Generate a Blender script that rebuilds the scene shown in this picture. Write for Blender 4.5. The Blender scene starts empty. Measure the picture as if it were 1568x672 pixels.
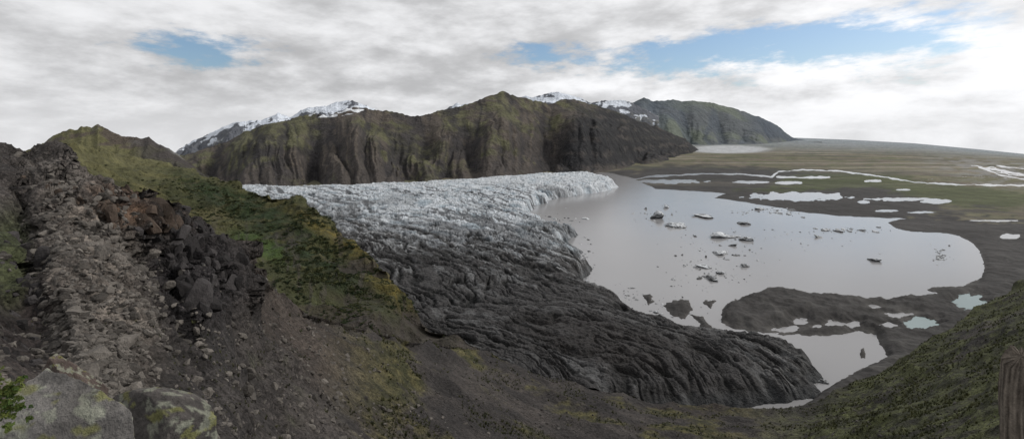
import bpy, math, numpy as np, time
from mathutils import Vector
T0=time.time()
rng=np.random.RandomState(7)
scene=bpy.context.scene
H=250.0; F=784.0; YH=206.0; K=H*F
# ---------------- noise ----------------
_p=rng.permutation(256); PERM=np.concatenate([_p,_p,_p]).astype(np.int32)
_g=rng.normal(size=(256,3)); GR=(_g/np.linalg.norm(_g,axis=1)[:,None]).astype(np.float32)
GX_,GY_,GZ_=[np.ascontiguousarray(GR[:,k]) for k in range(3)]
def noise(x,y,z=0.0):
    x=np.asarray(x,np.float32); y=np.asarray(y,np.float32)+0*x
    flat=np.ndim(z)==0
    w=lambda t:t*t*t*(t*(t*6-15)+10)
    xf=np.floor(x);yf=np.floor(y);fx=x-xf;fy=y-yf;xi=xf.astype(np.int32)&255;yi=yf.astype(np.int32)&255
    u,v=w(fx),w(fy);L=lambda a,b,t:a+(b-a)*t
    px0=PERM[xi];px1=PERM[(xi+1)&255]
    q00=PERM[px0+yi];q10=PERM[px1+yi];y1=(yi+1)&255;q01=PERM[px0+y1];q11=PERM[px1+y1]
    if flat:
        zf=math.floor(z);fz=np.float32(z-zf);zi=int(zf)&255
        zs=[(zi,fz)]
        if fz>1e-6: zs.append(((zi+1)&255,fz-1))
    else:
        z=np.asarray(z,np.float32)+0*x;zf=np.floor(z);fz=z-zf;zi=zf.astype(np.int32)&255;zs=[(zi,fz),((zi+1)&255,fz-1)]
    out=[]
    for zz,dz in zs:
        def c(q,a,b):
            h=PERM[q+zz];return GX_[h]*(fx-a)+GY_[h]*(fy-b)+GZ_[h]*dz
        out.append(L(L(c(q00,0,0),c(q10,1,0),u),L(c(q01,0,1),c(q11,1,1),u),v))
    if len(out)==1:return 1.6*out[0]
    return 1.6*L(out[0],out[1],w(fz))
def fbm(x,y,z=0.0,o=5,g=0.5,lac=2.03):
    r=0;a=1;t=0
    for i in range(o):
        zi=float(round(z))+i*5 if np.ndim(z)==0 else z+i*5.7
        r=r+a*noise(x+i*17.3,y+i*9.1,zi);t+=a;a*=g;x=x*lac;y=y*lac
        if np.ndim(z):z=z*lac
    return (r/t*1.3).astype(np.float64)
def ridged(x,y,z=0.0,o=4,g=0.5):
    r=0;a=1;t=0
    for i in range(o):
        zi=float(round(z))+i*5 if np.ndim(z)==0 else z+i*3.3
        n=1-np.abs(noise(x+i*13.3,y+i*7.1,zi))*1.9
        r=r+a*np.clip(n,-.5,1)**2;t+=a;a*=g;x=x*2.07;y=y*2.07
        if np.ndim(z):z=z*2.07
    return (r/t).astype(np.float64)
def sst(a,b,x):
    t=np.clip((x-a)/(b-a),0,1);return t*t*(3-2*t)
def lerp(a,b,t):
    return a+(b-a)*t
def mixc(c1,c2,t):
    c1=np.asarray(c1,float);c2=np.asarray(c2,float);return c1+(c2-c1)*t[...,None]
def blob(sx,sy,cx,cy,rx,ry,rot=0,soft=.5):
    a=math.radians(rot);dx=sx-cx;dy=sy-cy
    e=np.sqrt(((dx*math.cos(a)+dy*math.sin(a))/rx)**2+((-dx*math.sin(a)+dy*math.cos(a))/ry)**2)
    return 1-sst(1-soft,1+soft,e)
def I(x,pts,k=1):
    p=np.array(pts,float);return np.interp(x,p[:,0],p[:,k])
def P(x,y):
    Y=K/(y-YH);return (x-784)/F*Y,Y
def pdist(px,py,poly,closed=True):
    poly=np.array(poly,float);n=len(poly);d=np.full(px.shape,1e18);ins=np.zeros(px.shape,bool)
    for i in range(n if closed else n-1):
        a=poly[i];b=poly[(i+1)%n];ex,ey=b-a
        t=np.clip(((px-a[0])*ex+(py-a[1])*ey)/(ex*ex+ey*ey+1e-12),0,1)
        d=np.minimum(d,(px-a[0]-t*ex)**2+(py-a[1]-t*ey)**2)
        if closed and abs(ey)>1e-9:
            c=((a[1]>py)!=(b[1]>py))&(px<(b[0]-a[0])*(py-a[1])/ey+a[0]);ins^=c
    d=np.sqrt(d)
    return np.where(ins,d,-d) if closed else d
# ---------------- mesh helpers ----------------
def mesh_obj(name,V,Fc,col,mat,smooth=True):
    V=np.ascontiguousarray(V,np.float32).reshape(-1,3);Fc=np.ascontiguousarray(Fc,np.int32)
    me=bpy.data.meshes.new(name);k=Fc.shape[1];n=len(Fc)
    me.vertices.add(len(V));me.vertices.foreach_set('co',V.ravel())
    me.loops.add(n*k);me.loops.foreach_set('vertex_index',Fc.ravel())
    me.polygons.add(n);me.polygons.foreach_set('loop_start',np.arange(0,n*k,k,dtype=np.int32))
    me.polygons.foreach_set('loop_total',np.full(n,k,np.int32))
    me.polygons.foreach_set('use_smooth',np.full(n,smooth,bool))
    me.update(calc_edges=True)
    if col is not None:
        c=np.ones((len(V),4),np.float32);c[:,:3]=np.clip(col.reshape(-1,3),0,1)
        at=me.color_attributes.new('Col','FLOAT_COLOR','POINT');at.data.foreach_set('color',c.ravel())
    me.materials.append(mat)
    ob=bpy.data.objects.new(name,me);scene.collection.objects.link(ob)
    print(name,len(V),round(time.time()-T0,1));return ob
def grid_faces(r,c,keep=None):
    i=np.arange(r*c).reshape(r,c)
    q=np.stack([i[:-1,:-1],i[:-1,1:],i[1:,1:],i[1:,:-1]],-1).reshape(-1,4)
    if keep is not None:
        k=(keep[:-1,:-1]|keep[:-1,1:]|keep[1:,1:]|keep[1:,:-1]).ravel();q=q[k]
    return q
def normals(Pn):
    a=np.gradient(Pn,axis=0);b=np.gradient(Pn,axis=1);n=np.cross(a,b)
    n/=np.linalg.norm(n,axis=-1,keepdims=True)+1e-12
    n*=np.where(n[...,2:3]<0,-1,1);return n
# ---------------- materials ----------------
def mat_col(name,scales,cs=.5,bump=.5,rough=.95,spec=.2,vor=None):
    m=bpy.data.materials.new(name);m.use_nodes=True;nt=m.node_tree;N=nt.nodes;L=nt.links
    b=N['Principled BSDF'];b.inputs['Roughness'].default_value=rough;b.inputs['Specular IOR Level'].default_value=spec
    at=N.new('ShaderNodeAttribute');at.attribute_name='Col'
    tc=N.new('ShaderNodeTexCoord');col=at.outputs['Color'];hs=None
    for i,(s,w) in enumerate(scales):
        nz=N.new('ShaderNodeTexNoise');nz.inputs['Scale'].default_value=s;nz.inputs['Detail'].default_value=5;nz.inputs['Roughness'].default_value=.65
        L.new(tc.outputs['Object'],nz.inputs['Vector'])
        mr=N.new('ShaderNodeMapRange');mr.inputs[1].default_value=.3;mr.inputs[2].default_value=.7
        mr.inputs[3].default_value=1-cs*w;mr.inputs[4].default_value=1+cs*w;L.new(nz.outputs['Fac'],mr.inputs[0])
        mx=N.new('ShaderNodeVectorMath');mx.operation='SCALE';L.new(col,mx.inputs[0]);L.new(mr.outputs[0],mx.inputs['Scale']);col=mx.outputs[0]
        mu=N.new('ShaderNodeMath');mu.operation='MULTIPLY';mu.inputs[1].default_value=bump/s;L.new(nz.outputs['Fac'],mu.inputs[0])
        if hs is None:hs=mu.outputs[0]
        else:
            ad=N.new('ShaderNodeMath');L.new(hs,ad.inputs[0]);L.new(mu.outputs[0],ad.inputs[1]);hs=ad.outputs[0]
    for vs,va in (vor or []):
        vz=N.new('ShaderNodeTexVoronoi');vz.inputs['Scale'].default_value=vs;L.new(tc.outputs['Object'],vz.inputs['Vector'])
        sp=N.new('ShaderNodeSeparateColor');L.new(vz.outputs['Color'],sp.inputs[0])
        mr=N.new('ShaderNodeMapRange');mr.inputs[3].default_value=.65;mr.inputs[4].default_value=1.4;L.new(sp.outputs[0],mr.inputs[0])
        mx=N.new('ShaderNodeVectorMath');mx.operation='SCALE';L.new(col,mx.inputs[0]);L.new(mr.outputs[0],mx.inputs['Scale']);col=mx.outputs[0]
        mu=N.new('ShaderNodeMath');mu.operation='MULTIPLY';mu.inputs[1].default_value=-va/vs;L.new(vz.outputs['Distance'],mu.inputs[0])
        ad=N.new('ShaderNodeMath');L.new(hs,ad.inputs[0]);L.new(mu.outputs[0],ad.inputs[1]);hs=ad.outputs[0]
    L.new(col,b.inputs['Base Color'])
    bp=N.new('ShaderNodeBump');bp.inputs['Strength'].default_value=.9;bp.inputs['Distance'].default_value=1.0
    L.new(hs,bp.inputs['Height']);L.new(bp.outputs[0],b.inputs['Normal'])
    return m
M_ground=mat_col('valley_ground',[(.004,.5),(.03,.5),(.3,.4)],.45,.12)
M_mount=mat_col('mountain_rock',[(.008,.3),(.04,.5),(.12,.4)],.5,.6)
M_far=mat_col('far_mountain_rock',[(.002,.4),(.01,.5)],.4,.5)
M_ice=mat_col('glacier_ice',[(.05,.35),(.25,.5),(1.,.4)],.55,.7,rough=.75,spec=.3)
M_near=mat_col('scree_and_moss',[(.12,.3),(.8,.4),(4.,.5)],.5,.55,vor=[(1.7,.6),(6.,.5)])
M_ridge=mat_col('mossy_slope',[(.03,.4),(.15,.6),(.9,.5)],.55,.6)
M_stone=mat_col('basalt_stone',[(1.5,.5),(9.,.5)],.5,.45)
M_plant=mat_col('foliage',[(.5,.4),(5,.4)],.4,.1,rough=.8)
M_berg=mat_col('iceberg_ice',[(.08,.5),(.5,.5)],.5,.5,rough=.6,spec=.4)
M_bould=mat_col('lichen_boulder',[(3.,.4),(14.,.5),(60,.4)],.5,.5)
def water(name,c,r=.12,sc=.25,st=.15):
    m=bpy.data.materials.new(name);m.use_nodes=True;N=m.node_tree.nodes;L=m.node_tree.links
    b=N['Principled BSDF'];b.inputs['Roughness'].default_value=r;b.inputs['IOR'].default_value=1.33
    tc=N.new('ShaderNodeTexCoord');nz=N.new('ShaderNodeTexNoise');nz.inputs['Scale'].default_value=.004;nz.inputs['Detail'].default_value=5
    L.new(tc.outputs['Object'],nz.inputs['Vector']);cr=N.new('ShaderNodeMix');cr.data_type='RGBA'
    cr.inputs[6].default_value=(*[v*.92 for v in c],1);cr.inputs[7].default_value=(*[v*1.06 for v in c],1)
    L.new(nz.outputs['Fac'],cr.inputs[0]);L.new(cr.outputs[2],b.inputs['Base Color'])
    n2=N.new('ShaderNodeTexNoise');n2.inputs['Scale'].default_value=sc;n2.inputs['Detail'].default_value=4;L.new(tc.outputs['Object'],n2.inputs['Vector'])
    bp=N.new('ShaderNodeBump');bp.inputs['Strength'].default_value=st;bp.inputs['Distance'].default_value=.3
    L.new(n2.outputs['Fac'],bp.inputs['Height']);L.new(bp.outputs[0],b.inputs['Normal']);return m
M_water=water('silty_lake_water',(.246,.243,.247),.16)
M_pond=water('teal_meltwater',(.20,.26,.26))

# ---------------- valley floor ----------------
LAKE=[(905,262),(940,266),(965,272),(990,282),(1003,289),(1060,293),(1112,296),(1093,303),(1130,308),(1180,316),(1230,325),(1290,331),(1340,333),(1388,335),(1358,340),(1372,350),(1400,355),(1440,356),(1470,361),(1490,374),(1502,390),(1507,410),(1500,428),(1475,437),(1430,440),(1400,447),(1370,456),(1330,456),(1290,451),(1240,447),(1200,440),(1185,439),(1150,450),(1115,462),(1104,475),(1106,495),(1125,503),(1160,509),(1200,512),(1250,514),(1290,511),(1315,506),(1340,512),(1350,530),(1358,545),(1330,560),(1290,580),(1255,600),(1225,625),(1190,650),(1000,620),(850,520),(740,350),(800,280)]
POOLS=[(1222,301,70,6.5),(1030,278,48,3),(1150,279,30,2),(1205,280,22,2),(1338,277,12,2),(1385,305,55,2.6),(1432,309,24,3),(1357,323,20,1.6),(1412,325,20,1.6),(1548,362,14,4),(1525,338,36,1.3),(1383,291,14,1.5),(1322,309,12,2),
 (1225,492,11,6),(1205,504,22,4),(1280,495,15,4),(1306,497,10,5),(1378,482,22,3),(1362,498,12,4),(1408,495,24,9),(1485,462,22,12),(1412,448,18,4),(1250,500,8,2.5),(1340,470,9,2)]
RIV=[([(960,276),(1000,270),(1085,266),(1140,267),(1182,271),(1192,263),(1230,260),(1285,262),(1340,269),(1400,279),(1470,283),(1568,284),(1750,290)],1.0),
 ([(1190,271),(1230,272),(1270,271)],1.2),([(1480,250),(1510,258),(1540,262),(1600,275)],1.2),([(1500,246),(1535,255),(1600,262)],1.0),([(1470,245),(1500,256),(1530,268),(1600,280)],.9),([(1510,248),(1600,252)],.7),([(1450,247),(1500,249),(1568,246)],.5),([(1230,231),(1300,228),(1400,233)],.15),([(1490,252),(1520,263),(1580,268)],.7),([(1400,279),(1440,272),(1500,270),(1600,277)],.15),
 ([(1440,240),(1480,243),(1540,240),(1600,243)],.2),([(1380,236),(1420,239),(1470,245)],.15),([(1500,258),(1520,256),(1545,268),(1600,270)],.5)]
xs=np.arange(-260,1830,1.9)
ys=np.concatenate([np.array([211.2,211.8]),np.arange(212.4,340,.55),np.arange(340,700,1.3)])
SX,SY=np.meshgrid(xs,ys);GX,GY=P(SX,SY)
wx=SX+4*fbm(SX/28,SY/9,1,4)+1.5*fbm(SX/6,SY/3,4,2);wy=SY+(1.0+3.2*sst(300,480,SY))*fbm(SX/22,SY/9,7,4)
dl=-pdist(wx,wy,LAKE)
pn=fbm(SX/14,SY/5,31,4)
for (cx,cy,rx,ry) in POOLS:
    m=(abs(SX-cx)<rx*3+30)&(abs(SY-cy)<ry*3+20)
    e=np.sqrt(((wx-cx)/rx)**2+((wy-cy)/ry)**2)+.6*pn
    dl=np.where(m,np.minimum(dl,(e-1)*ry*1.2),dl)
wn=fbm(SX/30,SY/12,13,3)
for pl,w in RIV:
    dl=np.minimum(dl,pdist(SX+3*fbm(SX/10,SY/4,2,2),SY+1.3*fbm(SX/14,SY/5,9,3),pl,False)-w*(1+1.2*wn))
ISL=[[(1015,467),(1030,460),(1055,460),(1060,472),(1050,488),(1030,484)],[(1056,482),(1075,484),(1090,500),(1088,514),(1066,510),(1072,497)],[(1000,500),(1040,497),(1070,512),(1060,525),(1010,520)],[(1074,461),(1098,459),(1088,472)],[(985,452),(996,450),(1002,462),(992,467)],[(1316,534),(1326,532),(1323,550),(1318,548)]]
for p in ISL:
    dd=pdist(SX+4*fbm(SX/8,SY/6,3,3),SY+3.5*fbm(SX/8,SY/6,8,3),p);dl=np.maximum(dl,dd)
hm=ridged(GX/90,GY/90,0,4)
amp=sst(1,18,dl)
near=sst(330,450,SY)
z=np.where(dl>0,.35+np.minimum(dl,10)*lerp(.12,.38,near)+amp*(1.2+5*near)*hm, np.maximum(dl*1.5,-4))
pen=blob(SX,SY,1260,478,190,45,0,.35)*sst(0,10,dl);z=z+pen*6*(ridged(GX/45,GY/45,3,4))
edge=I(xs,[(-260,262),(150,262),(300,240),(450,211),(1220,211),(1300,214),(1400,219.5),(1500,229),(1568,236),(1830,265)])
ext=np.minimum((edge-211)/F,.055)
z=z-ext[None,:]*np.maximum(GY-4200,0)*1.11
n1=fbm(GX/400,GY/400,1,5);n2=fbm(GX/90,GY/90,2,5);n3=fbm(SX/30,SY/5,3,4)
olive=np.array([.115,.110,.066]);dark=np.array([.036,.034,.033]);moss=np.array([.064,.076,.032]);brown=np.array([.12,.10,.078])
col=mixc(olive,brown,sst(-.3,.4,n1))
col=mixc(col,moss,sst(0,.5,n3)*.6)
mor=np.clip(blob(SX,SY,1190,298,260,38,5,.35)+sst(325,350,SY+10*n3),0,1)
mor=np.maximum(mor,blob(SX,SY,1000,268,130,8,0,.4)*.7)
col=mixc(col,dark*1.15,sst(.3,.7,mor+.35*n3))
gp=blob(SX,SY,1300,277,110,11,0,.5)+blob(SX,SY,1480,300,110,16,5,.5)+.6*blob(SX,SY,1200,290,70,6,0,.5)
col=mixc(col,moss*.9,sst(.25,.8,gp+.5*n3)*.85)
col=mixc(col,dark,blob(SX,SY,1450,320,130,12,3,.5)*sst(-.2,.3,n2)*.8)
stripe=sst(.02,.3,fbm(GX/1500,GY/260,5,4))*sst(300,240,SY)
col=mixc(col,np.array([.052,.056,.044]),stripe*.85)
col=mixc(col,np.array([.23,.205,.16]),sst(.05,.35,fbm(GX/2500,GY/330,25,4))*sst(300,240,SY)*.75)
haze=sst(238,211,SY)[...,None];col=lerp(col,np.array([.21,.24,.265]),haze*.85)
col=mixc(col,np.array([.36,.37,.38])+0*col,blob(SX,SY,1115,229,62,6.,0,.25)*sst(-.5,.1,n3+.3))
grv=blob(SX,SY,1530,260,110,24,8,.5)*sst(-.2,.2,n3);col=mixc(col,np.array([.19,.185,.175]),grv*.85)
shore=sst(3.5,.0,dl)*sst(330,400,SY);col=mixc(col,np.array([.085,.08,.075]),shore*.6)
col=mixc(col,np.array([.075,.072,.068]),sst(.35,.75,hm)*sst(330,400,SY)*.45)
col=col*(1+.35*n2[...,None])
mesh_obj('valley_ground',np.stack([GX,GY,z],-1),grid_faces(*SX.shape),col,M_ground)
def flat(name,pts,zz,mat):
    V=np.array([(x,y,zz) for x,y in pts]);me=bpy.data.meshes.new(name);me.from_pydata(V.tolist(),[],[list(range(len(V)))]);me.materials.append(mat)
    o=bpy.data.objects.new(name,me);scene.collection.objects.link(o);return o
flat('lake_water',[(-1500,250),(3500,250),(8000,4150),(-3000,4150)],0,M_water)
for nm,(cx,cy,rx,ry) in (('meltwater_pond',(1408,495,34,14)),('meltwater_pond',(1485,462,30,16))):
    flat(nm,[P(cx+rx*math.cos(a),cy+ry*math.sin(a)) for a in np.linspace(0,2*math.pi,32,endpoint=False)],.08,M_pond)

# ---------------- glacier ----------------
GL=[(300,290),(385,293),(450,296),(560,293),(640,288),(740,281),(810,275),(870,272),(912,272),(935,279),(945,288),(900,297),(850,303),(815,316),(803,330),(822,342),(850,352),(878,360),(866,376),(887,385),(878,402),(902,412),(888,432),(905,447),(935,460),(960,468),(980,490),(1010,500),(1050,514),(1090,517),(1140,524),(1200,536),(1222,552),(1252,576),(1240,600),(1205,618),(1120,628),(1050,640),(900,660),(700,640),(500,600),(300,450)]
xs=np.arange(340,1275,.95);ys=np.concatenate([np.arange(268,340,.38),np.arange(340,640,.62)])
SX,SY=np.meshgrid(xs,ys);GX,GY=P(SX,SY)
PX=np.array([P(a,b) for a,b in GL])
q=sst(300,480,SY)
wx=GX+lerp(40,15,q)*fbm(GX/120,GY/120,1,4)+lerp(10,11,q)*fbm(GX/25,GY/25,2,3);wy=GY+lerp(60,15,q)*fbm(GX/120,GY/120,5,4)+10*fbm(GX/25,GY/25,6,3)
d=pdist(wx,wy,PX)
al=.62*GX-.78*GY;bl=.78*GX+.62*GY
w1=fbm(GX/300,GY/300,3,3);w2=fbm(GX/300,GY/300,8,3);w3=fbm(GX/45,GY/45,17,5,.6);w4=fbm(GX/45,GY/45,27,5,.55)
fan=al+70*w1+20*w3;per=bl+60*w2+7*w4
def groove(n,w_):return sst(0,w_,np.abs(n))
nL1=noise(fan/150,per/29,0).astype(float);nL2=noise(fan/70+9,per/12.5,3).astype(float);nL3=noise(fan/24+5,per/6.2,5).astype(float)
nT1=noise(fan/34,per/80,2).astype(float);nT2=noise(fan/14+4,per/28,4).astype(float)
gL1,gL2,gL3,gT1,gT2=groove(nL1,.13),groove(nL2,.16),groove(nL3,.22),groove(nT1,.14),groove(nT2,.20)
brk=sst(-.25,.1,fbm(GX/50,GY/50,51,3))
gL1=lerp(1,gL1,.5+.5*brk);gL2=lerp(1,gL2,.4+.6*sst(.25,-.1,fbm(GX/40,GY/40,57,3)));gL3=lerp(1,gL3,brk)
r4=fbm(fan/70,per/30,7,4);big=fbm(GX/160,GY/160,12,3);rub=fbm(GX/8,GY/8,3,4,.65);rub2=fbm(GX/22,GY/22,33,5,.6)
far=1-q
T=lerp(24,20,q)*(1-np.exp(-np.maximum(d,0)/lerp(30,14,q)))+sst(0,160,d)*lerp(4,9,q)
env=sst(0,22,d)
hL=5.4*gL1+3.4*gL2+1.5*gL3; hT=6*gT1+3.2*gT2
zz=T+env*(lerp(hL*.7+hT*1.5,hL*1.0+hT*.2,q)-6+4*r4*lerp(1,.6,q)+5*big+lerp(2.2,1.8,q)*rub+lerp(4,2.2,q)*rub2)
zz=np.where(d>0,np.maximum(zz,.45*T),-3+d*.02)
cutL=gL1*(.25+.75*gL2)*(.55+.45*gL3);cutT=gT1*(.3+.7*gT2)
cut=np.clip(lerp(cutL*.5+cutT*.5,cutL*.88+.12*cutT,q)+.35*rub2+.25*rub,0,1)
yb=I(SX,[(300,318),(510,330),(600,354),(700,366),(800,368),(870,368),(950,360),(1270,360)])
W=sst(-46,34,yb-SY+38*fbm(fan/160,per/34,4,4)+16*r4+26*(cut-.6)+22*rub2)
white=mixc(np.array([.055,.062,.071]),np.array([.56,.595,.63]),sst(.1,.85,cut+.25*r4))
white=mixc(white,np.array([.22,.30,.36]),sst(.0,.4,fbm(GX/60,GY/60,21,3))*.5)
dk=mixc(np.array([.005,.005,.005]),np.array([.042,.040,.040]),sst(.2,.95,cut))
dk=mixc(dk,np.array([.080,.078,.077]),sst(.15,.45,fbm(GX/35,GY/35,61,5,.6))*sst(.5,.9,cut)*.6)
st=sst(.02,.32,fbm(fan/140,per/14,11,4)+.25*rub2)*sst(.4,.9,cut)
dk=mixc(dk,np.array([.25,.255,.26]),st*lerp(1.,.20,sst(390,490,SY)))
brn=blob(SX,SY,930,565,150,38,10,.5);dk=mixc(dk,np.array([.020,.017,.016]),brn*.75)
tip=blob(SX,SY,1190,565,100,40,20,.5)*sst(-.1,.4,fbm(fan/60,per/7,1,3)+.3*rub);dk=mixc(dk,np.array([.19,.19,.19]),tip*.6)
col=mixc(dk,white,W)
band=sst(.06,.24,fbm(fan/620,per/24,15,3))*sst(290,306,SY+6*r4)
col=mixc(col,np.array([.05,.05,.053]),band*.85*W)
top=sst(312,294,SY+6*r4);col=mixc(col,np.array([.54,.56,.58]),top*.45*sst(-.4,.2,big+r4))
dirt=sst(.0,.25,fbm(GX/260,GY/420,41,4)-.05)*sst(300,330,SY);col=mixc(col,col*.45,dirt*.7)
fr=sst(14,2,d)*sst(280,330,SY);col=mixc(col,np.array([.05,.055,.06]),fr*.5*(1-.6*W))
mesh_obj('glacier',np.stack([GX,GY,zz],-1),grid_faces(*SX.shape,keep=d>-8),col,M_ice)

# ---------------- folded hillsides / mountains ----------------
def fold(xs,lines,rows,back=None,gpow=1.0):
    u=(xs-784)/F;Ds=[];Vs=[]
    for i in range(len(lines)-1):
        (y0,D0),(y1,D1)=lines[i],lines[i+1]
        t=np.linspace(0,1,rows[i],endpoint=(i==len(lines)-2))[:,None]
        D=np.exp(lerp(np.log(D0)[None],np.log(D1)[None],t));v=lerp(y0[None],y1[None],t**gpow)
        Ds.append(D);Vs.append(H-(v-YH)/F*D)
    Dm=np.concatenate(Ds);Z=np.concatenate(Vs)
    if back:
        n,ln,sl=back;t=(np.linspace(0,1,n+1)[1:]**1.5)[:,None];Dc=Dm[-1:];Zc=Z[-1:]
        Db=Dc*(1+ln*t);Zb=Zc-sl*(Db-Dc)
        Dm=np.concatenate([Dm,Db]);Z=np.concatenate([Z,Zb])
    return np.stack([u[None]*Dm,Dm,Z],-1)
def mountain(name,x0,x1,step,crest,base,dr,rows,seed,A,wl,colf,mat,gp=1.25,spurs=()):
    xs=np.arange(x0,x1,step);yc=I(xs,crest);yb=I(xs,base);Db=K/(yb-YH)*.97
    k=np.ones(9)/9;Db=np.convolve(np.pad(Db,4,'edge'),k,'valid')
    Dc=Db*dr
    yb2=YH+F*(H+6)/Db
    Pn=fold(xs,[(yb2,Db),(yc,Dc)],[rows],(rows//4,.5,.75),gp)
    nr=len(Pn);t=np.clip(np.linspace(0,nr/rows,nr),0,1.25)[:,None]+0*xs[None]
    X,Y=Pn[...,0],Pn[...,1]
    Db2=Db[None]
    s0=(xs[None]-784)/F*Db.mean()*1.2/wl+0*t
    wv=fbm(X/wl,Y/wl,seed,3);wf=fbm(X/wl*5,Y/wl*5,seed+2,4)
    ph=(Y-Db2)/wl
    n0=noise(s0+.15*wv,ph/5+seed,seed).astype(float);n1=noise(s0*2.9+.30*wv+.06*wf,ph/2.2+seed,seed+3.).astype(float);n2=noise(s0*7+.45*wv+.22*wf,ph/1.0,seed+6.).astype(float);n4=noise(s0*17+.9*wv+.6*wf,ph*1.5,seed+8.).astype(float)
    g=np.clip(np.abs(n0)*1.9,0,1);g2=np.clip(np.abs(n1)*1.9,0,1);g3=np.clip(np.abs(n2)*1.9,0,1);g4=np.clip(np.abs(n4)*1.9,0,1)
    f=fbm(X/wl*2,Y/wl*2,Pn[...,2]/wl*2,5)
    env=np.sin(np.pi*np.clip(t,0,1))**.75*lerp(1,.45,sst(.5,1,t))
    dz=A*env*((g-.45)*.9+(g2-.45)*.45+(g3-.45)*.17+(g4-.4)*.08)+A*.10*f*sst(0,.12,t)+A*.06*(g3-.5)*sst(.9,1,t)+A*.05*(g4-.5)*sst(.9,1,t)
    for (sx0,sx1,wd,am) in spurs:
        cxl=lerp(sx1,sx0,np.clip(t,0,1))+10*wv+3*wf;dd=(xs[None]-cxl)/(wd*(1.25-.5*t))
        dz+=am*env*np.exp(-dd*dd)
        if am<0:g2=g2*(1-.8*np.exp(-(dd*1.6)**2)*sst(1,.8,t))
    Pn[...,2]+=dz
    sx=X/Y*F+784;sy=YH+F*(H-Pn[...,2])/Y
    nn=normals(Pn)
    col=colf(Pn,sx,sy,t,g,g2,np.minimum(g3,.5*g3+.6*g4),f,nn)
    return mesh_obj(name,Pn,grid_faces(*Pn.shape[:2]),col,mat)
def col_mid(Pn,sx,sy,t,g,g2,g3,f,nn):
    X,Y,Z=Pn[...,0],Pn[...,1],Pn[...,2]
    n=fbm(X/300,Y/300,Z/300,5);nf=fbm(X/90,Y/90,Z/90,5,.6);green=np.array([.104,.100,.052]);br=np.array([.092,.075,.060]);dk=np.array([.030,.026,.026])
    c=mixc(br,green,sst(-.05,.35,n+.4*nf+.25*(g-.5)+.22*sst(.3,.9,t)-.02))
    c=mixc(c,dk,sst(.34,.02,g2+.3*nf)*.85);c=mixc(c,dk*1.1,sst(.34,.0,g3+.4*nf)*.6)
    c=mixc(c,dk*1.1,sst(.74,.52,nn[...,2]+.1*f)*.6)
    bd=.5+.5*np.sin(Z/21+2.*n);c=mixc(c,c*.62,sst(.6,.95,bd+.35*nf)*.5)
    low=sst(.45,.1,t+.12*n);c=mixc(c,np.array([.066,.055,.048]),low*.8*sst(.0,.3,g3))
    cl=sst(835,885,sx-110*(t-.5)+25*nf)*sst(1.08,.96,t+.1*f+.1*(sx<880));st=.5+.5*np.sin(Z/15+2.5*n+1.5*noise(X/120,Y/120,3.))
    c=mixc(c,mixc(np.array([.013,.012,.013]),np.array([.056,.047,.042]),sst(.35,.9,st*.45+.5*nf+.4*g3)),cl*sst(.04,.15,t)*.95)
    sn=sst(.42,.62,noise(X/50,Y/80,Z/22)*.5+.5)*blob(sx,sy,520,167,46,10,-8,.5);c=mixc(c,np.array([.75,.77,.8]),sst(.25,.45,sn))
    return lerp(c,np.array([.14,.16,.18]),.06)  # slight bluish air haze painted into the rock colour
MIDC=[(150,262),(230,250),(268,239),(285,236),(330,222),(380,202),(400,191),(440,184),(480,173),(500,177),(520,170),(545,161),(560,164),(575,168),(600,170),(625,175),(640,176),(680,167),(705,163),(720,158),(745,148),(762,143),(768,140),(780,144),(800,149),(825,156),(840,159),(870,152),(885,153),(900,158),(940,170),(980,185),(1020,200),(1050,213),(1068,228),(1080,236),(1110,240)]
MIDB=[(150,284),(250,288),(385,290),(500,291),(640,286),(740,279),(810,273),(900,266),(1000,250),(1060,241),(1110,240)]
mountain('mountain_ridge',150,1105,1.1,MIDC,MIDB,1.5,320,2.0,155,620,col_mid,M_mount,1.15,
 [(640,690,24,-110),(720,640,26,70),(768,770,36,70),(545,560,34,70),(585,640,18,-70),(480,470,18,-80),(430,370,30,60),(835,850,18,-80),(870,930,34,80),(705,735,12,-50),(800,800,12,-50),(330,330,22,-50),(600,600,20,40)])
def col_far(Pn,sx,sy,t,g,g2,g3,f,nn):
    X,Y,Z=Pn[...,0],Pn[...,1],Pn[...,2];n=fbm(X/1500,Y/1500,Z/900,4)
    c=mixc(np.array([.085,.078,.062]),np.array([.115,.118,.058]),sst(-.2,.2,n+.4*(g-.5)+.2*sst(.5,.1,t)+.05))
    c=mixc(c,np.array([.04,.04,.045]),sst(.30,.05,g2)*.6)
    c=mixc(c,np.array([.045,.046,.052]),sst(.62,.85,t+.1*n)*sst(1100,1000,sx)*.8)
    cl=sst(1130,1170,sx+30*n)*sst(.35,.55,t);c=mixc(c,np.array([.03,.03,.036]),cl*.85)
    return lerp(c,np.array([.14,.19,.25]),.30)  # atmospheric haze painted in: whole slope tinted towards pale blue
mountain('distant_mountain',900,1260,1,[(900,190),(940,172),(965,160),(978,152),(986,149),(1000,156),(1030,153),(1045,155),(1060,154),(1090,158),(1110,162),(1130,168),(1150,176),(1165,180),(1190,192),(1205,205),(1218,212),(1240,216),(1260,220)],[(900,224),(1160,221),(1220,217),(1260,217)],1.3,120,5.0,330,2600,col_far,M_far,1.0,[(975,1000,12,120),(1040,1060,14,-200),(1090,1110,12,-150)])
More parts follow.
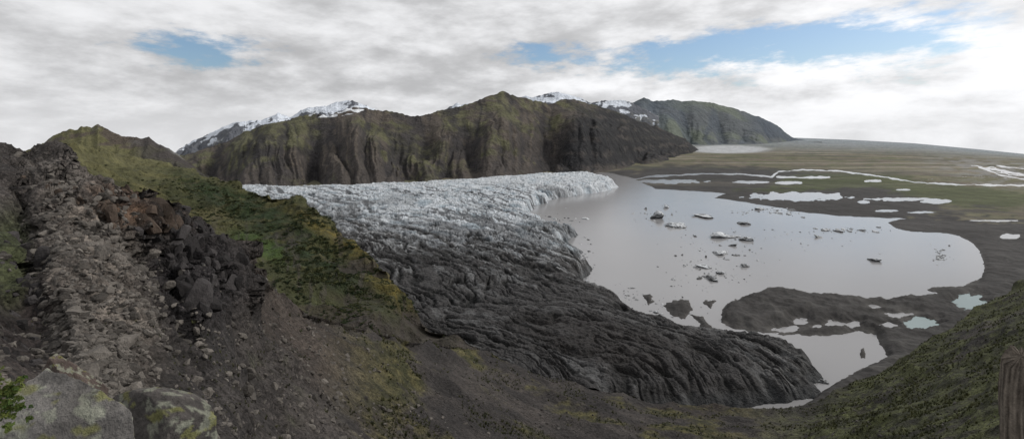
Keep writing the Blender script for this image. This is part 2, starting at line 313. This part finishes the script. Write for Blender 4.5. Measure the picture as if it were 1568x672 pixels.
def col_snow(Pn,sx,sy,t,g,g2,g3,f,nn):
    X,Y,Z=Pn[...,0],Pn[...,1],Pn[...,2];n=fbm(X/220,Y/500,Z/120,5)
    c=mixc(np.array([.075,.07,.068]),np.array([.12,.11,.08]),sst(-.2,.4,n))
    bias=I(sx,[(230,-.22),(300,-.08),(350,.02),(400,.0),(440,.05),(520,-.02),(690,.03),(800,.05),(850,-.04),(900,-.08),(930,-.08),(960,-.2),(1000,-.3)])
    s=sst(.0,.1,n*.9+.3*(.5-g3)+.35*sst(.6,1,t)-.16+bias);s=s*sst(.45,.7,t)
    c=mixc(c,np.array([.72,.76,.82]),s);return lerp(c,np.array([.16,.2,.27]),.25)  # final blend paints distance haze over both rock and snow
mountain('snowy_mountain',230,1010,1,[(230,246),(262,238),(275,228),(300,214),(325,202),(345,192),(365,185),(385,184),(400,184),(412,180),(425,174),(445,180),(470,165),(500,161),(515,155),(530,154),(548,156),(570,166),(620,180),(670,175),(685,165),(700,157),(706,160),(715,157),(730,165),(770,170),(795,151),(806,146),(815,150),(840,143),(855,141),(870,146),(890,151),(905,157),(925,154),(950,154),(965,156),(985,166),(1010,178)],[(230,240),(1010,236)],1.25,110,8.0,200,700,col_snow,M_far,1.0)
def col_hill(Pn,sx,sy,t,g,g2,g3,f,nn):
    n=fbm(Pn[...,0]/150,Pn[...,1]/150,Pn[...,2]/60,5)
    c=mixc(np.array([.085,.07,.055]),np.array([.118,.112,.055]),sst(-.1,.2,n+.5*sst(.95,.7,t)-.1))
    c=mixc(c,np.array([.05,.045,.045]),sst(195,225,sx)*.8)
    return mixc(c,np.array([.25,.25,.25]),sst(.8,1,t)*sst(.1,.4,f)*.5)
mountain('grassy_hill',-260,330,1,[(-260,240),(0,236),(35,232),(65,220),(80,209),(95,201),(108,197),(118,199),(125,193),(140,195),(150,190),(160,196),(175,203),(190,209),(205,210),(215,212),(228,209),(240,219),(262,230),(290,250),(330,275)],[(-260,280),(330,284)],1.25,90,3.0,70,420,col_hill,M_mount,1.0)

# ---------------- grassy ridge (left middle) ----------------
def multidisp(Pn,octs,lim,wt=1.0):
    nn=normals(Pn);X,Y,Z=Pn[...,0],Pn[...,1],Pn[...,2];cell=Y/F*1.3;tot=0*X
    for i,(wl,a,kind) in enumerate(octs):
        n=noise(X/wl+i*7.7,Y/wl+i*3.1,Z/wl) if kind==0 else (ridged(X/wl,Y/wl+i*3.3,Z/wl,1)-.55)
        tot+=a*n*sst(1.5,4,wl/cell)
    tot=tot*wt
    tot=np.minimum(np.maximum(tot,-lim*Y),lim*Y)
    return Pn+nn*tot[...,None],tot
xs=np.arange(-260,960,1.2)
CB=[(-260,232,600),(0,228,600),(35,224,650),(100,220,800),(140,226,900),(180,234,1000),(260,249,1050),(310,267,1000),(380,290,900),(440,301,820),(490,317,740),(503,334,700),(512,358,650),(560,384,560),(600,414,500),(628,455,450),(650,488,420),(700,511,380),(760,536,350),(820,566,330),(960,640,310)]
yc=I(xs,CB);Dc=np.exp(I(xs,[(a,b,math.log(c)) for a,b,c in CB],2))
yn=I(xs,[(-260,480),(500,590),(700,620),(960,700)]);Dn=I(xs,[(-260,120),(0,125),(400,150),(700,210),(960,240)])
Pn=fold(xs,[(yn,Dn),(yc,Dc)],[400],(60,.6,1.0),1.0)
Pn,tt=multidisp(Pn,[(160,12,1),(80,7,1),(40,4.5,0),(20,2.6,1),(10,1.5,0),(5,.8,0),(2.5,.4,0)],.02)
X,Y,Z=Pn[...,0],Pn[...,1],Pn[...,2];sx=X/Y*F+784;sy=YH+F*(H-Z)/Y
n=fbm(X/60,Y/60,Z/60,5);n2=fbm(X/14,Y/14,Z/14,4)
c=mixc(np.array([.042,.045,.020]),np.array([.084,.078,.033]),sst(-.2,.4,n))
dist=sst(300,235,sy);c=mixc(c,np.array([.112,.106,.052]),dist*.85)
yel=blob(sx,sy,545,400,120,22,38,.5);c=mixc(c,np.array([.13,.10,.026]),yel*.9*sst(-.5,.3,n2))
dkp=blob(sx,sy,470,385,130,34,32,.5)+blob(sx,sy,360,310,110,16,25,.5);c=mixc(c,np.array([.016,.027,.010]),np.clip(dkp,0,1)*sst(-.3,.3,n2+.2)*.9)
c=mixc(c,np.array([.042,.070,.018]),blob(sx,sy,400,378,45,16,20,.5)*.8)
rock=sst(.05,.4,n+.5*n2-.08)*sst(300,400,sy);c=mixc(c,np.array([.045,.038,.034]),rock*.8)
scr=sst(.14,.32,fbm(sx/16,sy/70,5,4))*sst(300,380,sy);c=mixc(c,np.array([.055,.047,.042]),scr*.6)
bn=blob(sx,sy,530,450,60,50,30,.5);c=mixc(c,np.array([.026,.023,.018]),bn*.7*sst(-.3,.3,n))
c=mixc(c,np.array([.04,.034,.03]),sst(455,505,sy+20*n)*.85)
mesh_obj('grassy_ridge',Pn,grid_faces(*Pn.shape[:2]),c*(1+.4*n2[...,None]),M_ridge)
RID=(Pn,sx,sy)

# ---------------- near slope ----------------
xs=np.arange(-260,1830,1.2)
CA=[(-260,226,60),(0,232,66),(35,235,70),(60,238,72),(95,250,76),(130,266,74),(190,290,78),(260,306,84),(330,340,90),(375,372,98),(395,425,112),(470,478,135),(560,502,175),(650,524,230),(700,528,270),(760,541,300),(820,566,310),(900,592,300),(1000,613,295),(1100,622,295),(1200,622,300),(1255,612,305),(1300,594,310),(1380,548,330),(1450,502,350),(1520,456,380),(1568,426,400),(1830,300,480)]
yc=I(xs,CA);Dc=np.exp(I(xs,[(a,b,math.log(c_)) for a,b,c_ in CA],2))
ker=np.ones(15)/15;Dc=np.convolve(np.pad(Dc,7,'edge'),ker,'valid')
yn=np.full_like(xs,980.);Dn=np.exp(I(xs,[(-260,math.log(2.6)),(0,math.log(3.2)),(200,math.log(4.7)),(400,math.log(10)),(800,math.log(28)),(1200,math.log(42)),(1400,math.log(20)),(1568,math.log(8)),(1830,math.log(6))]))
Pn=fold(xs,[(yn,Dn),(yc,Dc)],[640],(60,.7,1.25),1.0)
u0=xs[None]+0*Pn[...,0];v0=YH+F*(H-Pn[...,2])/Pn[...,1]
Dd=Pn[...,1]
rel=np.zeros_like(Dd)
rel+= .14*blob(u0,v0,150,430,75,190,-12,.5)-.09*blob(u0,v0,262,490,36,150,-18,.8)+.10*blob(u0,v0,320,420,70,80,-20,.6)-.06*blob(u0,v0,190,300,60,25,20,.6)+.07*blob(u0,v0,230,330,50,35,0,.6)
rel+= -.07*blob(u0,v0,45,440,32,120,-10,.7)+.03*blob(u0,v0,520,560,200,40,20,.8)
Pn=Pn.copy();Pn[...,1]-=rel*Dd;Pn[...,0]-=rel*Dd*(u0-784)/F;Pn[...,2]+=rel*Dd*(v0-YH)/F
rk=np.clip(blob(u0,v0,190,370,200,190,-10,.5),0,1)
wt=lerp(.5,1.,np.clip(rk+.0,0,1))
wt=np.where(u0>1150,.45,wt)
Pn,tt=multidisp(Pn,[(70,5.5,1),(35,3.5,1),(18,1.8,0),(9,1.1,1),(4.5,.6,0),(2.2,.34,1),(1.1,.18,0),(.5,.08,0)],.022,wt)
nn=normals(Pn)
X,Y,Z=Pn[...,0],Pn[...,1],Pn[...,2]
def steps(wl,wz,k,s):
    a=noise(X/wl+s,Y/wl,Z/wz+s)*k;fl=np.floor(a);fr_=a-fl;return (fl+sst(.75,1,fr_))/k
cliff=np.clip(blob(u0,v0,215,325,110,50,20,.5)+blob(u0,v0,310,410,80,75,-20,.5)+blob(u0,v0,90,290,80,50,30,.5)+.7*blob(u0,v0,40,470,50,120,0,.5)+.4*rk,0,1)
bl=steps(1.3,3.6,6,0.)*.7+steps(3.2,9.,7,9.)*2.8*sst(20,50,Y)
Pn=Pn+nn*(bl*cliff*sst(12,40,Y))[...,None]
X,Y,Z=Pn[...,0],Pn[...,1],Pn[...,2];sx=X/Y*F+784;sy=YH+F*(H-Z)/Y
n=fbm(X/25,Y/25,Z/25,5);n2=fbm(X/5,Y/5,Z/5,4);n3=fbm(X/60,Y/60,Z/60,3)
c=mixc(np.array([.030,.027,.026]),np.array([.056,.049,.045]),sst(-.3,.4,n))
c=mixc(c,np.array([.075,.057,.044]),sst(.1,.5,n3)*.4)
colm=blob(sx,sy,150,450,85,190,-12,.3);c=mixc(c,mixc(np.array([.072,.062,.054]),np.array([.150,.130,.112]),sst(-.3,.4,n2)),colm*.95)
c=mixc(c,np.array([.11,.098,.089]),blob(sx,sy,95,272,65,26,30,.5)*.8)
c=mixc(c,mixc(np.array([.025,.019,.016]),np.array([.085,.052,.034]),sst(-.2,.3,n2)),blob(sx,sy,205,318,80,30,15,.5)*.85)
c=mixc(c,np.array([.020,.018,.019]),blob(sx,sy,300,420,85,75,20,.4)*.85)
c=mixc(c,np.array([.024,.019,.018]),blob(sx,sy,35,480,40,100,0,.4)*.85)
gl=sst(0,.35,n3+.5*n+.25*n2-.08)*sst(470,620,sx)*sst(1250,1050,sx)
c=mixc(c,mixc(np.array([.038,.040,.016]),np.array([.075,.068,.028]),sst(-.2,.3,n2)),gl*.85)
rg=sst(1180,1360,sx+60*n+.35*(sy-500));c=mixc(c,mixc(np.array([.036,.038,.020]),np.array([.064,.070,.028]),sst(-.3,.3,n2+.5*n)),rg*sst(-.5,.1,n3+.5*n2+.25)*.9)
c=mixc(c,np.array([.045,.052,.022]),sst(.15,.4,n+.4*n2)*sst(480,430,sx)*.5*sst(500,560,sy))
c=mixc(c,np.array([.05,.06,.025]),blob(sx,sy,15,395,30,70,0,.5)*.7)
mesh_obj('scree_slope',Pn,grid_faces(*Pn.shape[:2]),c*(1+.35*n2[...,None]),M_near)
NEAR=(Pn,sx,sy,nn)

# ---------------- scatter ----------------
def ico(sub):
    import bmesh
    bm=bmesh.new();bmesh.ops.create_icosphere(bm,subdivisions=sub,radius=1);V=np.array([v.co[:] for v in bm.verts]);Fc=np.array([[v.index for v in f.verts] for f in bm.faces]);bm.free();return V,Fc
def rockt(sub,seed,lo=.4,hi=.75):
    V,Fc=ico(sub);r=np.random.RandomState(seed);
    for _ in range(10):
        d_=r.normal(size=3);d_/=np.linalg.norm(d_);h=r.uniform(lo,hi);pr=V@d_;V=V-np.where(pr>h,(pr-h),0)[:,None]*d_
    return V,Fc
def scatter(name,pos,size,temps,cols,mat,squash=(1,1,.7),smooth=False,tilt=True):
    Vs=[];Fs=[];Cs=[];o=0
    n=len(pos);which=rng.randint(0,len(temps),n)
    for k,(V,Fc) in enumerate(temps):
        id_=np.where(which==k)[0];m=len(id_)
        if m==0:continue
        a=rng.uniform(0,2*np.pi,m);b=rng.uniform(-.8,.8,m)*float(tilt)
        sc=size[id_][:,None,None]*V[None]*np.array(squash)*rng.uniform(.6,1.4,(m,1,3))
        ca,sa,cb,sb=np.cos(a)[:,None],np.sin(a)[:,None],np.cos(b)[:,None],np.sin(b)[:,None]
        x,y,z_=sc[...,0],sc[...,1],sc[...,2]
        y,z_=y*cb-z_*sb,y*sb+z_*cb;x,y=x*ca-y*sa,x*sa+y*ca
        W_=np.stack([x,y,z_],-1)+pos[id_][:,None,:]
        Vs.append(W_.reshape(-1,3));Fs.append((Fc[None]+(np.arange(m)*len(V))[:,None,None]+o).reshape(-1,Fc.shape[1]))
        Cs.append(np.repeat(cols[id_],len(V),0));o+=m*len(V)
    return mesh_obj(name,np.concatenate(Vs),np.concatenate(Fs),np.concatenate(Cs),mat,smooth)
def pick(S,w,n):
    Pn,sx,sy=S[0],S[1],S[2];p=w.ravel()/w.sum();i=rng.choice(p.size,n,p=p);return Pn.reshape(-1,3)[i],i
vis=(NEAR[2]<720)
rocks=[rockt(2,i) for i in range(6)]
sx,sy=NEAR[1],NEAR[2];Yn=NEAR[0][...,1]
w=(blob(sx,sy,150,450,90,200,-12,.25)+.08*blob(sx,sy,250,600,280,110,0,.6)+.02)*vis*sst(900,500,sx)*(Yn<160)
pos,i=pick(NEAR,w,10000);Dv=pos[:,1];size=np.clip(Dv*rng.lognormal(-5.25,.5,len(Dv)),.03,.9)
base=rng.uniform(.045,.15,len(pos))[:,None]*np.array([1,.9,.80])
scatter('scree_stones',pos,size,rocks,base,M_stone)
w=(sst(300,400,sx)*vis*(sy>430)*(Yn<300)*1.0)
pos,i=pick(NEAR,w+1e-12,5000);size=np.clip(pos[:,1]*rng.lognormal(-6.3,.45,len(pos)),.03,.8)
scatter('slope_stones',pos,size,rocks,rng.uniform(.035,.10,len(pos))[:,None]*np.array([1,.93,.86]),M_stone)
def blockt(seed):
    V,Fc=ico(3);r=np.random.RandomState(seed);ax=[];a0=r.uniform(0,1)
    for k in range(6):
        a=a0+k*math.pi/3+r.uniform(-.3,.3);ax.append((math.cos(a),math.sin(a),r.uniform(-.25,.25)))
    ax+= [(r.uniform(-.3,.3),r.uniform(-.3,.3),1),(r.uniform(-.3,.3),r.uniform(-.3,.3),-1),(1,.4,.7),(-.6,.8,.6),(.2,-1,.8),(-.8,-.5,.7)]
    for d_ in ax:
        d_=np.array(d_);d_=d_/np.linalg.norm(d_);h=r.uniform(.42,.66);pr=V@d_;V=V-np.where(pr>h,pr-h,0)[:,None]*d_
    return V,Fc
blocks=[blockt(i) for i in range(8)]
w=(blob(sx,sy,215,326,86,30,18,.3)+.9*blob(sx,sy,315,405,58,58,20,.4)+.35*blob(sx,sy,70,275,60,20,25,.3)+.4*blob(sx,sy,38,470,34,110,0,.4))*vis*(Yn>15)*(Yn<130)*sst(262,285,sy-.12*sx+10)
pos,i=pick(NEAR,w,2200);pos=pos-NEAR[3].reshape(-1,3)[i]*(pos[:,1:2]*.006);size=np.clip(pos[:,1]*rng.lognormal(-4.65,.5,len(pos)),.15,2.0)
lx=sx.ravel()[i];brn_=(lx<270)&(sy.ravel()[i]<350);tone=rng.uniform(.45,1.6,len(pos))[:,None]
scatter('basalt_cliff_blocks',pos,size,blocks,np.where(brn_[:,None],np.array([.056,.042,.033]),np.array([.034,.031,.031]))*tone,M_stone,(.9,.9,1.15),False,.9)
def tuft(seed,nb=16):
    r=np.random.RandomState(seed);V=[];Fc=[]
    for k in range(nb):
        a=r.uniform(0,6.28);l=r.uniform(.6,1.1);sp=r.uniform(.2,.8);w_=.09;dx,dy=math.cos(a),math.sin(a);b0=r.uniform(-.25,.25,2)
        o=len(V);V+=[(b0[0]-dy*w_,b0[1]+dx*w_,-.1),(b0[0]+dy*w_,b0[1]-dx*w_,-.1),(b0[0]+dx*sp*l,b0[1]+dy*sp*l,l)];Fc.append((o,o+1,o+2))
    return np.array(V),np.array(Fc)
tufts=[tuft(i) for i in range(5)]
nz=fbm(NEAR[0][...,0]/20,NEAR[0][...,1]/20,NEAR[0][...,2]/20,3)
w=vis*(sst(1180,1380,sx+.35*(sy-500))*sst(-.3,.2,nz)+.35*sst(520,620,sx)*sst(1200,1100,sx)*sst(.0,.25,nz)+.12*sst(.1,.3,nz)*(sy>480))
pos,i=pick(NEAR,w,18000);size=np.clip(pos[:,1]*rng.lognormal(-5.4,.35,len(pos)),.07,1.1)
cc=mixc(np.array([.03,.037,.015]),np.array([.08,.08,.032]),rng.uniform(0,1,len(pos)))
scatter('grass_tussocks',pos,size,tufts,cc,M_plant,(1,1,.8),False,False)
def shrubt(seed,nl=46):
    r=np.random.RandomState(seed);V=[];Fc=[]
    for k in range(nl):
        d_=r.normal(size=3);d_[2]=abs(d_[2])*.7;d_/=np.linalg.norm(d_);c_=d_*r.uniform(.4,1);a=r.normal(size=3)*.2;b=r.normal(size=3)*.2
        o=len(V);V+=[c_-a,c_+b,c_+a,c_-b];Fc.append((o,o+1,o+2,o+3))
    return np.array(V),np.array(Fc)
shr=[shrubt(i) for i in range(5)]
sxr,syr=RID[1],RID[2];nz=fbm(RID[0][...,0]/30,RID[0][...,1]/30,RID[0][...,2]/30,3)
w=(blob(sxr,syr,440,370,170,60,32,.5)+.3)*sst(-.1,.3,nz)*(syr<520)*sst(245,300,syr)
pos,i=pick(RID,w,8000);size=np.clip(pos[:,1]*rng.lognormal(-5.8,.4,len(pos)),.3,3)
scatter('low_shrubs',pos,size,shr,mixc(np.array([.016,.026,.010]),np.array([.055,.058,.020]),rng.uniform(0,1,len(pos))**1.5),M_plant,(1,1,.6),False,False)

# ---------------- boulders bottom-left ----------------
def at(x,y,D):return np.array([(x-784)/F*D,D,H-(y-YH)/F*D])
def boulder(name,c,s,seed,col1,col2,rot=0):
    V,Fc=ico(6);r=np.random.RandomState(seed)
    for _ in range(16):
        d_=r.normal(size=3);d_/=np.linalg.norm(d_);h=r.uniform(.42,.72);pr=V@d_;V=V-np.where(pr>h,(pr-h)*.98,0)[:,None]*d_
    nr=V/np.linalg.norm(V,axis=1)[:,None]
    V=V+nr*(.05*fbm(V[:,0]*1.5+seed,V[:,1]*1.5,V[:,2]*1.5,6)+.02*fbm(V[:,0]*9+seed,V[:,1]*9,V[:,2]*9,3)-.05*sst(.8,.98,ridged(V[:,0]*1.2+seed,V[:,1]*1.2,V[:,2]*1.2,2)))[:,None]
    n_=fbm(V[:,0]*2+seed,V[:,1]*2,V[:,2]*2,5);li=sst(.16,.24,fbm(V[:,0]*6,V[:,1]*6+seed,V[:,2]*6,4))
    cc=mixc(col1,col2,sst(-.3,.3,n_));cc=mixc(cc,np.array([.26,.27,.21]),li*.55);cc=mixc(cc,np.array([.16,.16,.05]),sst(.28,.35,fbm(V[:,0]*4+5,V[:,1]*4,V[:,2]*4,3))*.6)
    a=math.radians(rot);V=V*np.array(s);V=np.stack([V[:,0]*math.cos(a)-V[:,1]*math.sin(a),V[:,0]*math.sin(a)+V[:,1]*math.cos(a),V[:,2]],-1)
    return mesh_obj(name,V+c,Fc,cc,M_bould)
boulder('lichen_boulder',at(60,688,4.6),(1.0,.6,1.0),3,np.array([.085,.08,.076]),np.array([.17,.16,.15]),20)
boulder('lichen_boulder',at(235,725,6.0),(1.15,.7,.95),8,np.array([.05,.045,.042]),np.array([.10,.09,.084]),-15)
boulder('lichen_boulder',at(-70,615,5.2),(.6,.5,.6),12,np.array([.08,.06,.05]),np.array([.15,.13,.12]),0)
boulder('lichen_boulder',at(98,600,7.2),(.5,.4,.62),15,np.array([.06,.046,.04]),np.array([.10,.078,.068]),40)
pp=at(12,612,4.0);n_=110
pos=pp+rng.normal(size=(n_,3))*np.array([.07,.05,.10]);scatter('leafy_plant',pos,rng.uniform(.012,.03,n_),shr,mixc(np.array([.03,.06,.012]),np.array([.11,.13,.03]),rng.uniform(0,1,n_)),M_plant,(1,1,1),False,True)

# ---------------- weathered post (right edge) ----------------
nt_,na=90,48;Tt,Aa=np.meshgrid(np.linspace(0,1,nt_),np.linspace(0,2*np.pi,na,endpoint=False),indexing='ij')
D0=4.2;pb=at(1552,760,D0);pt=at(1566,535,D0)
rad=.10*(1+.14*np.sign(np.cos(Aa*2))*abs(np.cos(Aa*2))**.5)*(1+.05*(1-Tt))+.03*fbm(Aa*3,Tt*2.5,2,5)-.014*sst(.6,.95,ridged(np.cos(Aa)*3,np.sin(Aa)*3,Tt*.8,2))
top=1-.10*np.clip(np.cos(Aa-3.4),0,1)-.05*np.abs(noise(np.cos(Aa)*3,np.sin(Aa)*3,1.))
ctr=pb+(pt-pb)*(Tt*top)[...,None]+np.stack([.02*np.sin(Tt*6),0*Tt,0*Tt],-1)
V=ctr+np.stack([np.cos(Aa)*rad,np.sin(Aa)*rad,0*Tt],-1);V=np.concatenate([V,V[-1:]*0+V[-1].mean(0)+(V[-1:]-V[-1].mean(0))*.5,V[-1:]*0+V[-1].mean(0)-np.array([0,0,.01])])
ii=np.arange(V.shape[0]*na).reshape(-1,na);j=np.roll(ii,-1,1);q_=np.stack([ii[:-1],j[:-1],j[1:],ii[1:]],-1).reshape(-1,4)
g_=fbm(np.cos(Aa)*6,np.sin(Aa)*6,Tt*1.5,4);cc=mixc(np.array([.035,.028,.022]),np.array([.13,.11,.09]),sst(-.3,.3,g_));cc=np.concatenate([cc,cc[-1:],cc[-1:]])
mesh_obj('weathered_wooden_post',V,q_,cc,M_bould)

# ---------------- icebergs ----------------
B=[(1003,334,16,.5),(1020,318,7,.6),(1008,325,5,.5),(1031,346,18,.35),(1078,331,26,.15),(1138,343,10,.5),(1165,321,8,.4),(1108,363,19,.35),(1143,368,11,.4),(1128,362,7,.3),(1101,389,13,.4),(1121,376,7,.5),(1128,391,7,.3),(1141,408,9,.5),(1076,409,12,.4),(1090,428,13,.4),(1100,418,8,.4),(1080,424,6,.3),(1339,399,10,.35),(1262,353,9,.3),(1283,354,7,.4),(1300,354,6,.3),(1318,353,9,.2),(1340,355,6,.3),(1440,397,6,.3),(1190,326,6,.3),(1207,328,6,.3),(1230,333,4,.3),(918,444,9,.3),(943,460,9,.3),(968,441,4,.3),(1345,348,4,.3),(1248,350,4,.4),(955,468,6,.3),(925,452,5,.3),(1260,585,9,.8),(1252,576,6,.6),(898,432,6,.3),(1112,397,4,.3),(1005,478,6,.3)]
for k,(cx,cy,r_,hr) in enumerate(B):
    X,Y=P(cx,cy);R=r_*Y/F*.95;hh=R*hr*1.05
    V,Fc=ico(4);rr=np.random.RandomState(100+k)
    for _ in range(9):
        d_=rr.normal(size=3);d_/=np.linalg.norm(d_);h=rr.uniform(.3,.75);pr=V@d_;V=V-np.where(pr>h,(pr-h)*.95,0)[:,None]*d_
    V=V*(1+.6*fbm(V[:,0]*1.3+k*3,V[:,1]*1.3,V[:,2]*1.3,5))[:,None]
    nn_=fbm(V[:,0]*2+k,V[:,1]*4,V[:,2]*5,4);dark_=rr.uniform(-.35,.25)
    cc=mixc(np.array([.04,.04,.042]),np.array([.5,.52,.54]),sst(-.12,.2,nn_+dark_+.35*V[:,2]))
    V=V*np.array([R,R*rr.uniform(.7,1.5),hh]);V[:,2]+=hh*.15
    mesh_obj('iceberg',V+np.array([X,Y,0]),Fc,cc,M_berg)
n_=950;cl=[(1290,353,60,3),(1120,375,40,26),(1185,324,55,5),(950,455,30,14),(1030,472,45,20),(900,435,12,30),(905,290,25,8),(1440,392,12,10),(1060,400,40,40),(850,340,30,12),(890,400,14,25),(1240,590,12,14),(915,282,18,6),(1010,330,30,14),(1110,420,40,14),(1200,370,110,22)]
pts=[]
for _ in range(n_):
    c_=cl[rng.randint(len(cl))];x=c_[0]+rng.normal()*c_[2]*.6;y=c_[1]+rng.normal()*c_[3]*.6
    if y<270:continue
    X,Y=P(x,y);pts.append((X,Y,.15))
pts=np.array(pts);sz=pts[:,1]/F*rng.lognormal(.12,.6,len(pts))
scatter('brash_ice',pts,sz,rocks,rng.uniform(.03,.5,len(pts))[:,None]*np.array([.97,1,1.02]),M_berg,(1.2,1.2,.4))

# ---------------- world ----------------
SUN=Vector((.78,.22,.60)).normalized();el=math.asin(SUN.z);az=math.atan2(SUN.x,SUN.y)
w=bpy.data.worlds.new('World');scene.world=w;w.use_nodes=True;N=w.node_tree.nodes;L=w.node_tree.links
bg=N['Background'];sky=N.new('ShaderNodeTexSky');sky.sky_type='NISHITA';sky.sun_disc=False;sky.sun_elevation=el;sky.sun_rotation=az
tc=N.new('ShaderNodeTexCoord');sp=N.new('ShaderNodeSeparateXYZ');L.new(tc.outputs['Generated'],sp.inputs[0])
def M(op,a,b=None,c=None,clamp=False):
    m=N.new('ShaderNodeMath');m.operation=op;m.use_clamp=clamp
    for k,v in enumerate((a,b,c)):
        if v is None:continue
        if isinstance(v,(int,float)):m.inputs[k].default_value=v
        else:L.new(v,m.inputs[k])
    return m.outputs[0]
def MR(v,a,b,c,d_):
    m=N.new('ShaderNodeMapRange');m.interpolation_type='SMOOTHSTEP';L.new(v,m.inputs[0])
    for k,q in enumerate((a,b,c,d_)):m.inputs[k+1].default_value=q
    return m.outputs[0]
x,y,zz_=sp.outputs;zc=M('MAXIMUM',zz_,0.0);den=M('ADD',zc,.34)
cv=N.new('ShaderNodeCombineXYZ');L.new(M('DIVIDE',x,den),cv.inputs[0]);L.new(M('DIVIDE',y,den),cv.inputs[1]);L.new(M('MULTIPLY',zz_,5.0),cv.inputs[2])
def nz_(s,det,ro,dist,off=(0,0,0),sc=(1,1,1),rot=0):
    mp=N.new('ShaderNodeMapping');mp.inputs['Location'].default_value=off;mp.inputs['Scale'].default_value=sc;mp.inputs['Rotation'].default_value=(0,0,rot);L.new(cv.outputs[0],mp.inputs[0])
    n=N.new('ShaderNodeTexNoise');n.inputs['Scale'].default_value=s;n.inputs['Detail'].default_value=det;n.inputs['Roughness'].default_value=ro;n.inputs['Distortion'].default_value=dist
    L.new(mp.outputs[0],n.inputs['Vector']);return n.outputs['Fac']
nA=nz_(1.4,10,.58,.0,(3,1,0),(1,1,1),.4);nB=nz_(.9,9,.54,.0,(9,4,0));nC=nz_(3.2,9,.60,.0,(1,7,0),(1,.9,.8),.5);nD=nz_(12,8,.62,.0,(5,2,0),(1,.7,1.0),.6)
def gap(cx,cz,rx,rz,amt):
    a=M('POWER',M('DIVIDE',M('SUBTRACT',x,cx),rx),2.0);b=M('POWER',M('DIVIDE',M('SUBTRACT',zz_,cz),rz),2.0)
    return M('MULTIPLY',M('EXPONENT',M('MULTIPLY',M('ADD',a,b),-1.0)),amt)
g=M('ADD',gap(.34,.145,.27,.060,.225),M('ADD',gap(-.515,.135,.085,.042,.225),gap(.02,.17,.07,.035,.14)))
g=M('ADD',g,gap(.60,.17,.16,.05,.13))
dens=M('SUBTRACT',M('ADD',M('MULTIPLY',nA,.34),M('ADD',M('MULTIPLY',nC,.38),M('MULTIPLY',nD,.28))),g)
cov=MR(dens,.27,.40,0,1)
sh=M('ADD',M('MULTIPLY',nB,.44),M('ADD',M('MULTIPLY',nA,.12),M('MULTIPLY',nC,.44)))
br=MR(sh,.39,.60,5.3,9.8)
br=M('MULTIPLY',br,MR(x,-.5,.5,.90,1.06))
hz=MR(zz_,.0,.10,1.0,0.0);br=M('ADD',M('MULTIPLY',br,M('SUBTRACT',1.0,M('MULTIPLY',hz,.5))),M('MULTIPLY',M('MULTIPLY',hz,.5),8.8))
cc_=N.new('ShaderNodeCombineXYZ');L.new(br,cc_.inputs[0]);L.new(M('MULTIPLY',br,1.005),cc_.inputs[1]);L.new(M('MULTIPLY',br,1.025),cc_.inputs[2])
blue=N.new('ShaderNodeVectorMath');blue.operation='MULTIPLY';L.new(sky.outputs[0],blue.inputs[0]);blue.inputs[1].default_value=(.88,.98,1.1)
mx=N.new('ShaderNodeMix');mx.data_type='RGBA';L.new(M('MAXIMUM',cov,MR(zz_,.02,.09,1,0)),mx.inputs[0]);L.new(blue.outputs[0],mx.inputs[6]);L.new(cc_.outputs[0],mx.inputs[7])
L.new(mx.outputs[2],bg.inputs['Color']);bg.inputs['Strength'].default_value=.1
sl=bpy.data.lights.new('sun','SUN');sl.energy=2.1;sl.angle=math.radians(8);sl.color=(1,.96,.9);so=bpy.data.objects.new('sun',sl);scene.collection.objects.link(so);so.rotation_euler=SUN.to_track_quat('Z','Y').to_euler()
# ---------------- camera ----------------
cam=bpy.data.cameras.new('camera');cam.lens=18;cam.sensor_width=36;cam.shift_y=-(336-YH)/1568;cam.clip_start=.1;cam.clip_end=100000
co=bpy.data.objects.new('camera',cam);scene.collection.objects.link(co);co.location=(0,0,H);co.rotation_euler=(math.radians(90),0,0);scene.camera=co
scene.view_settings.view_transform='Standard';scene.view_settings.look='None';scene.view_settings.exposure=0
print('built',time.time()-T0)
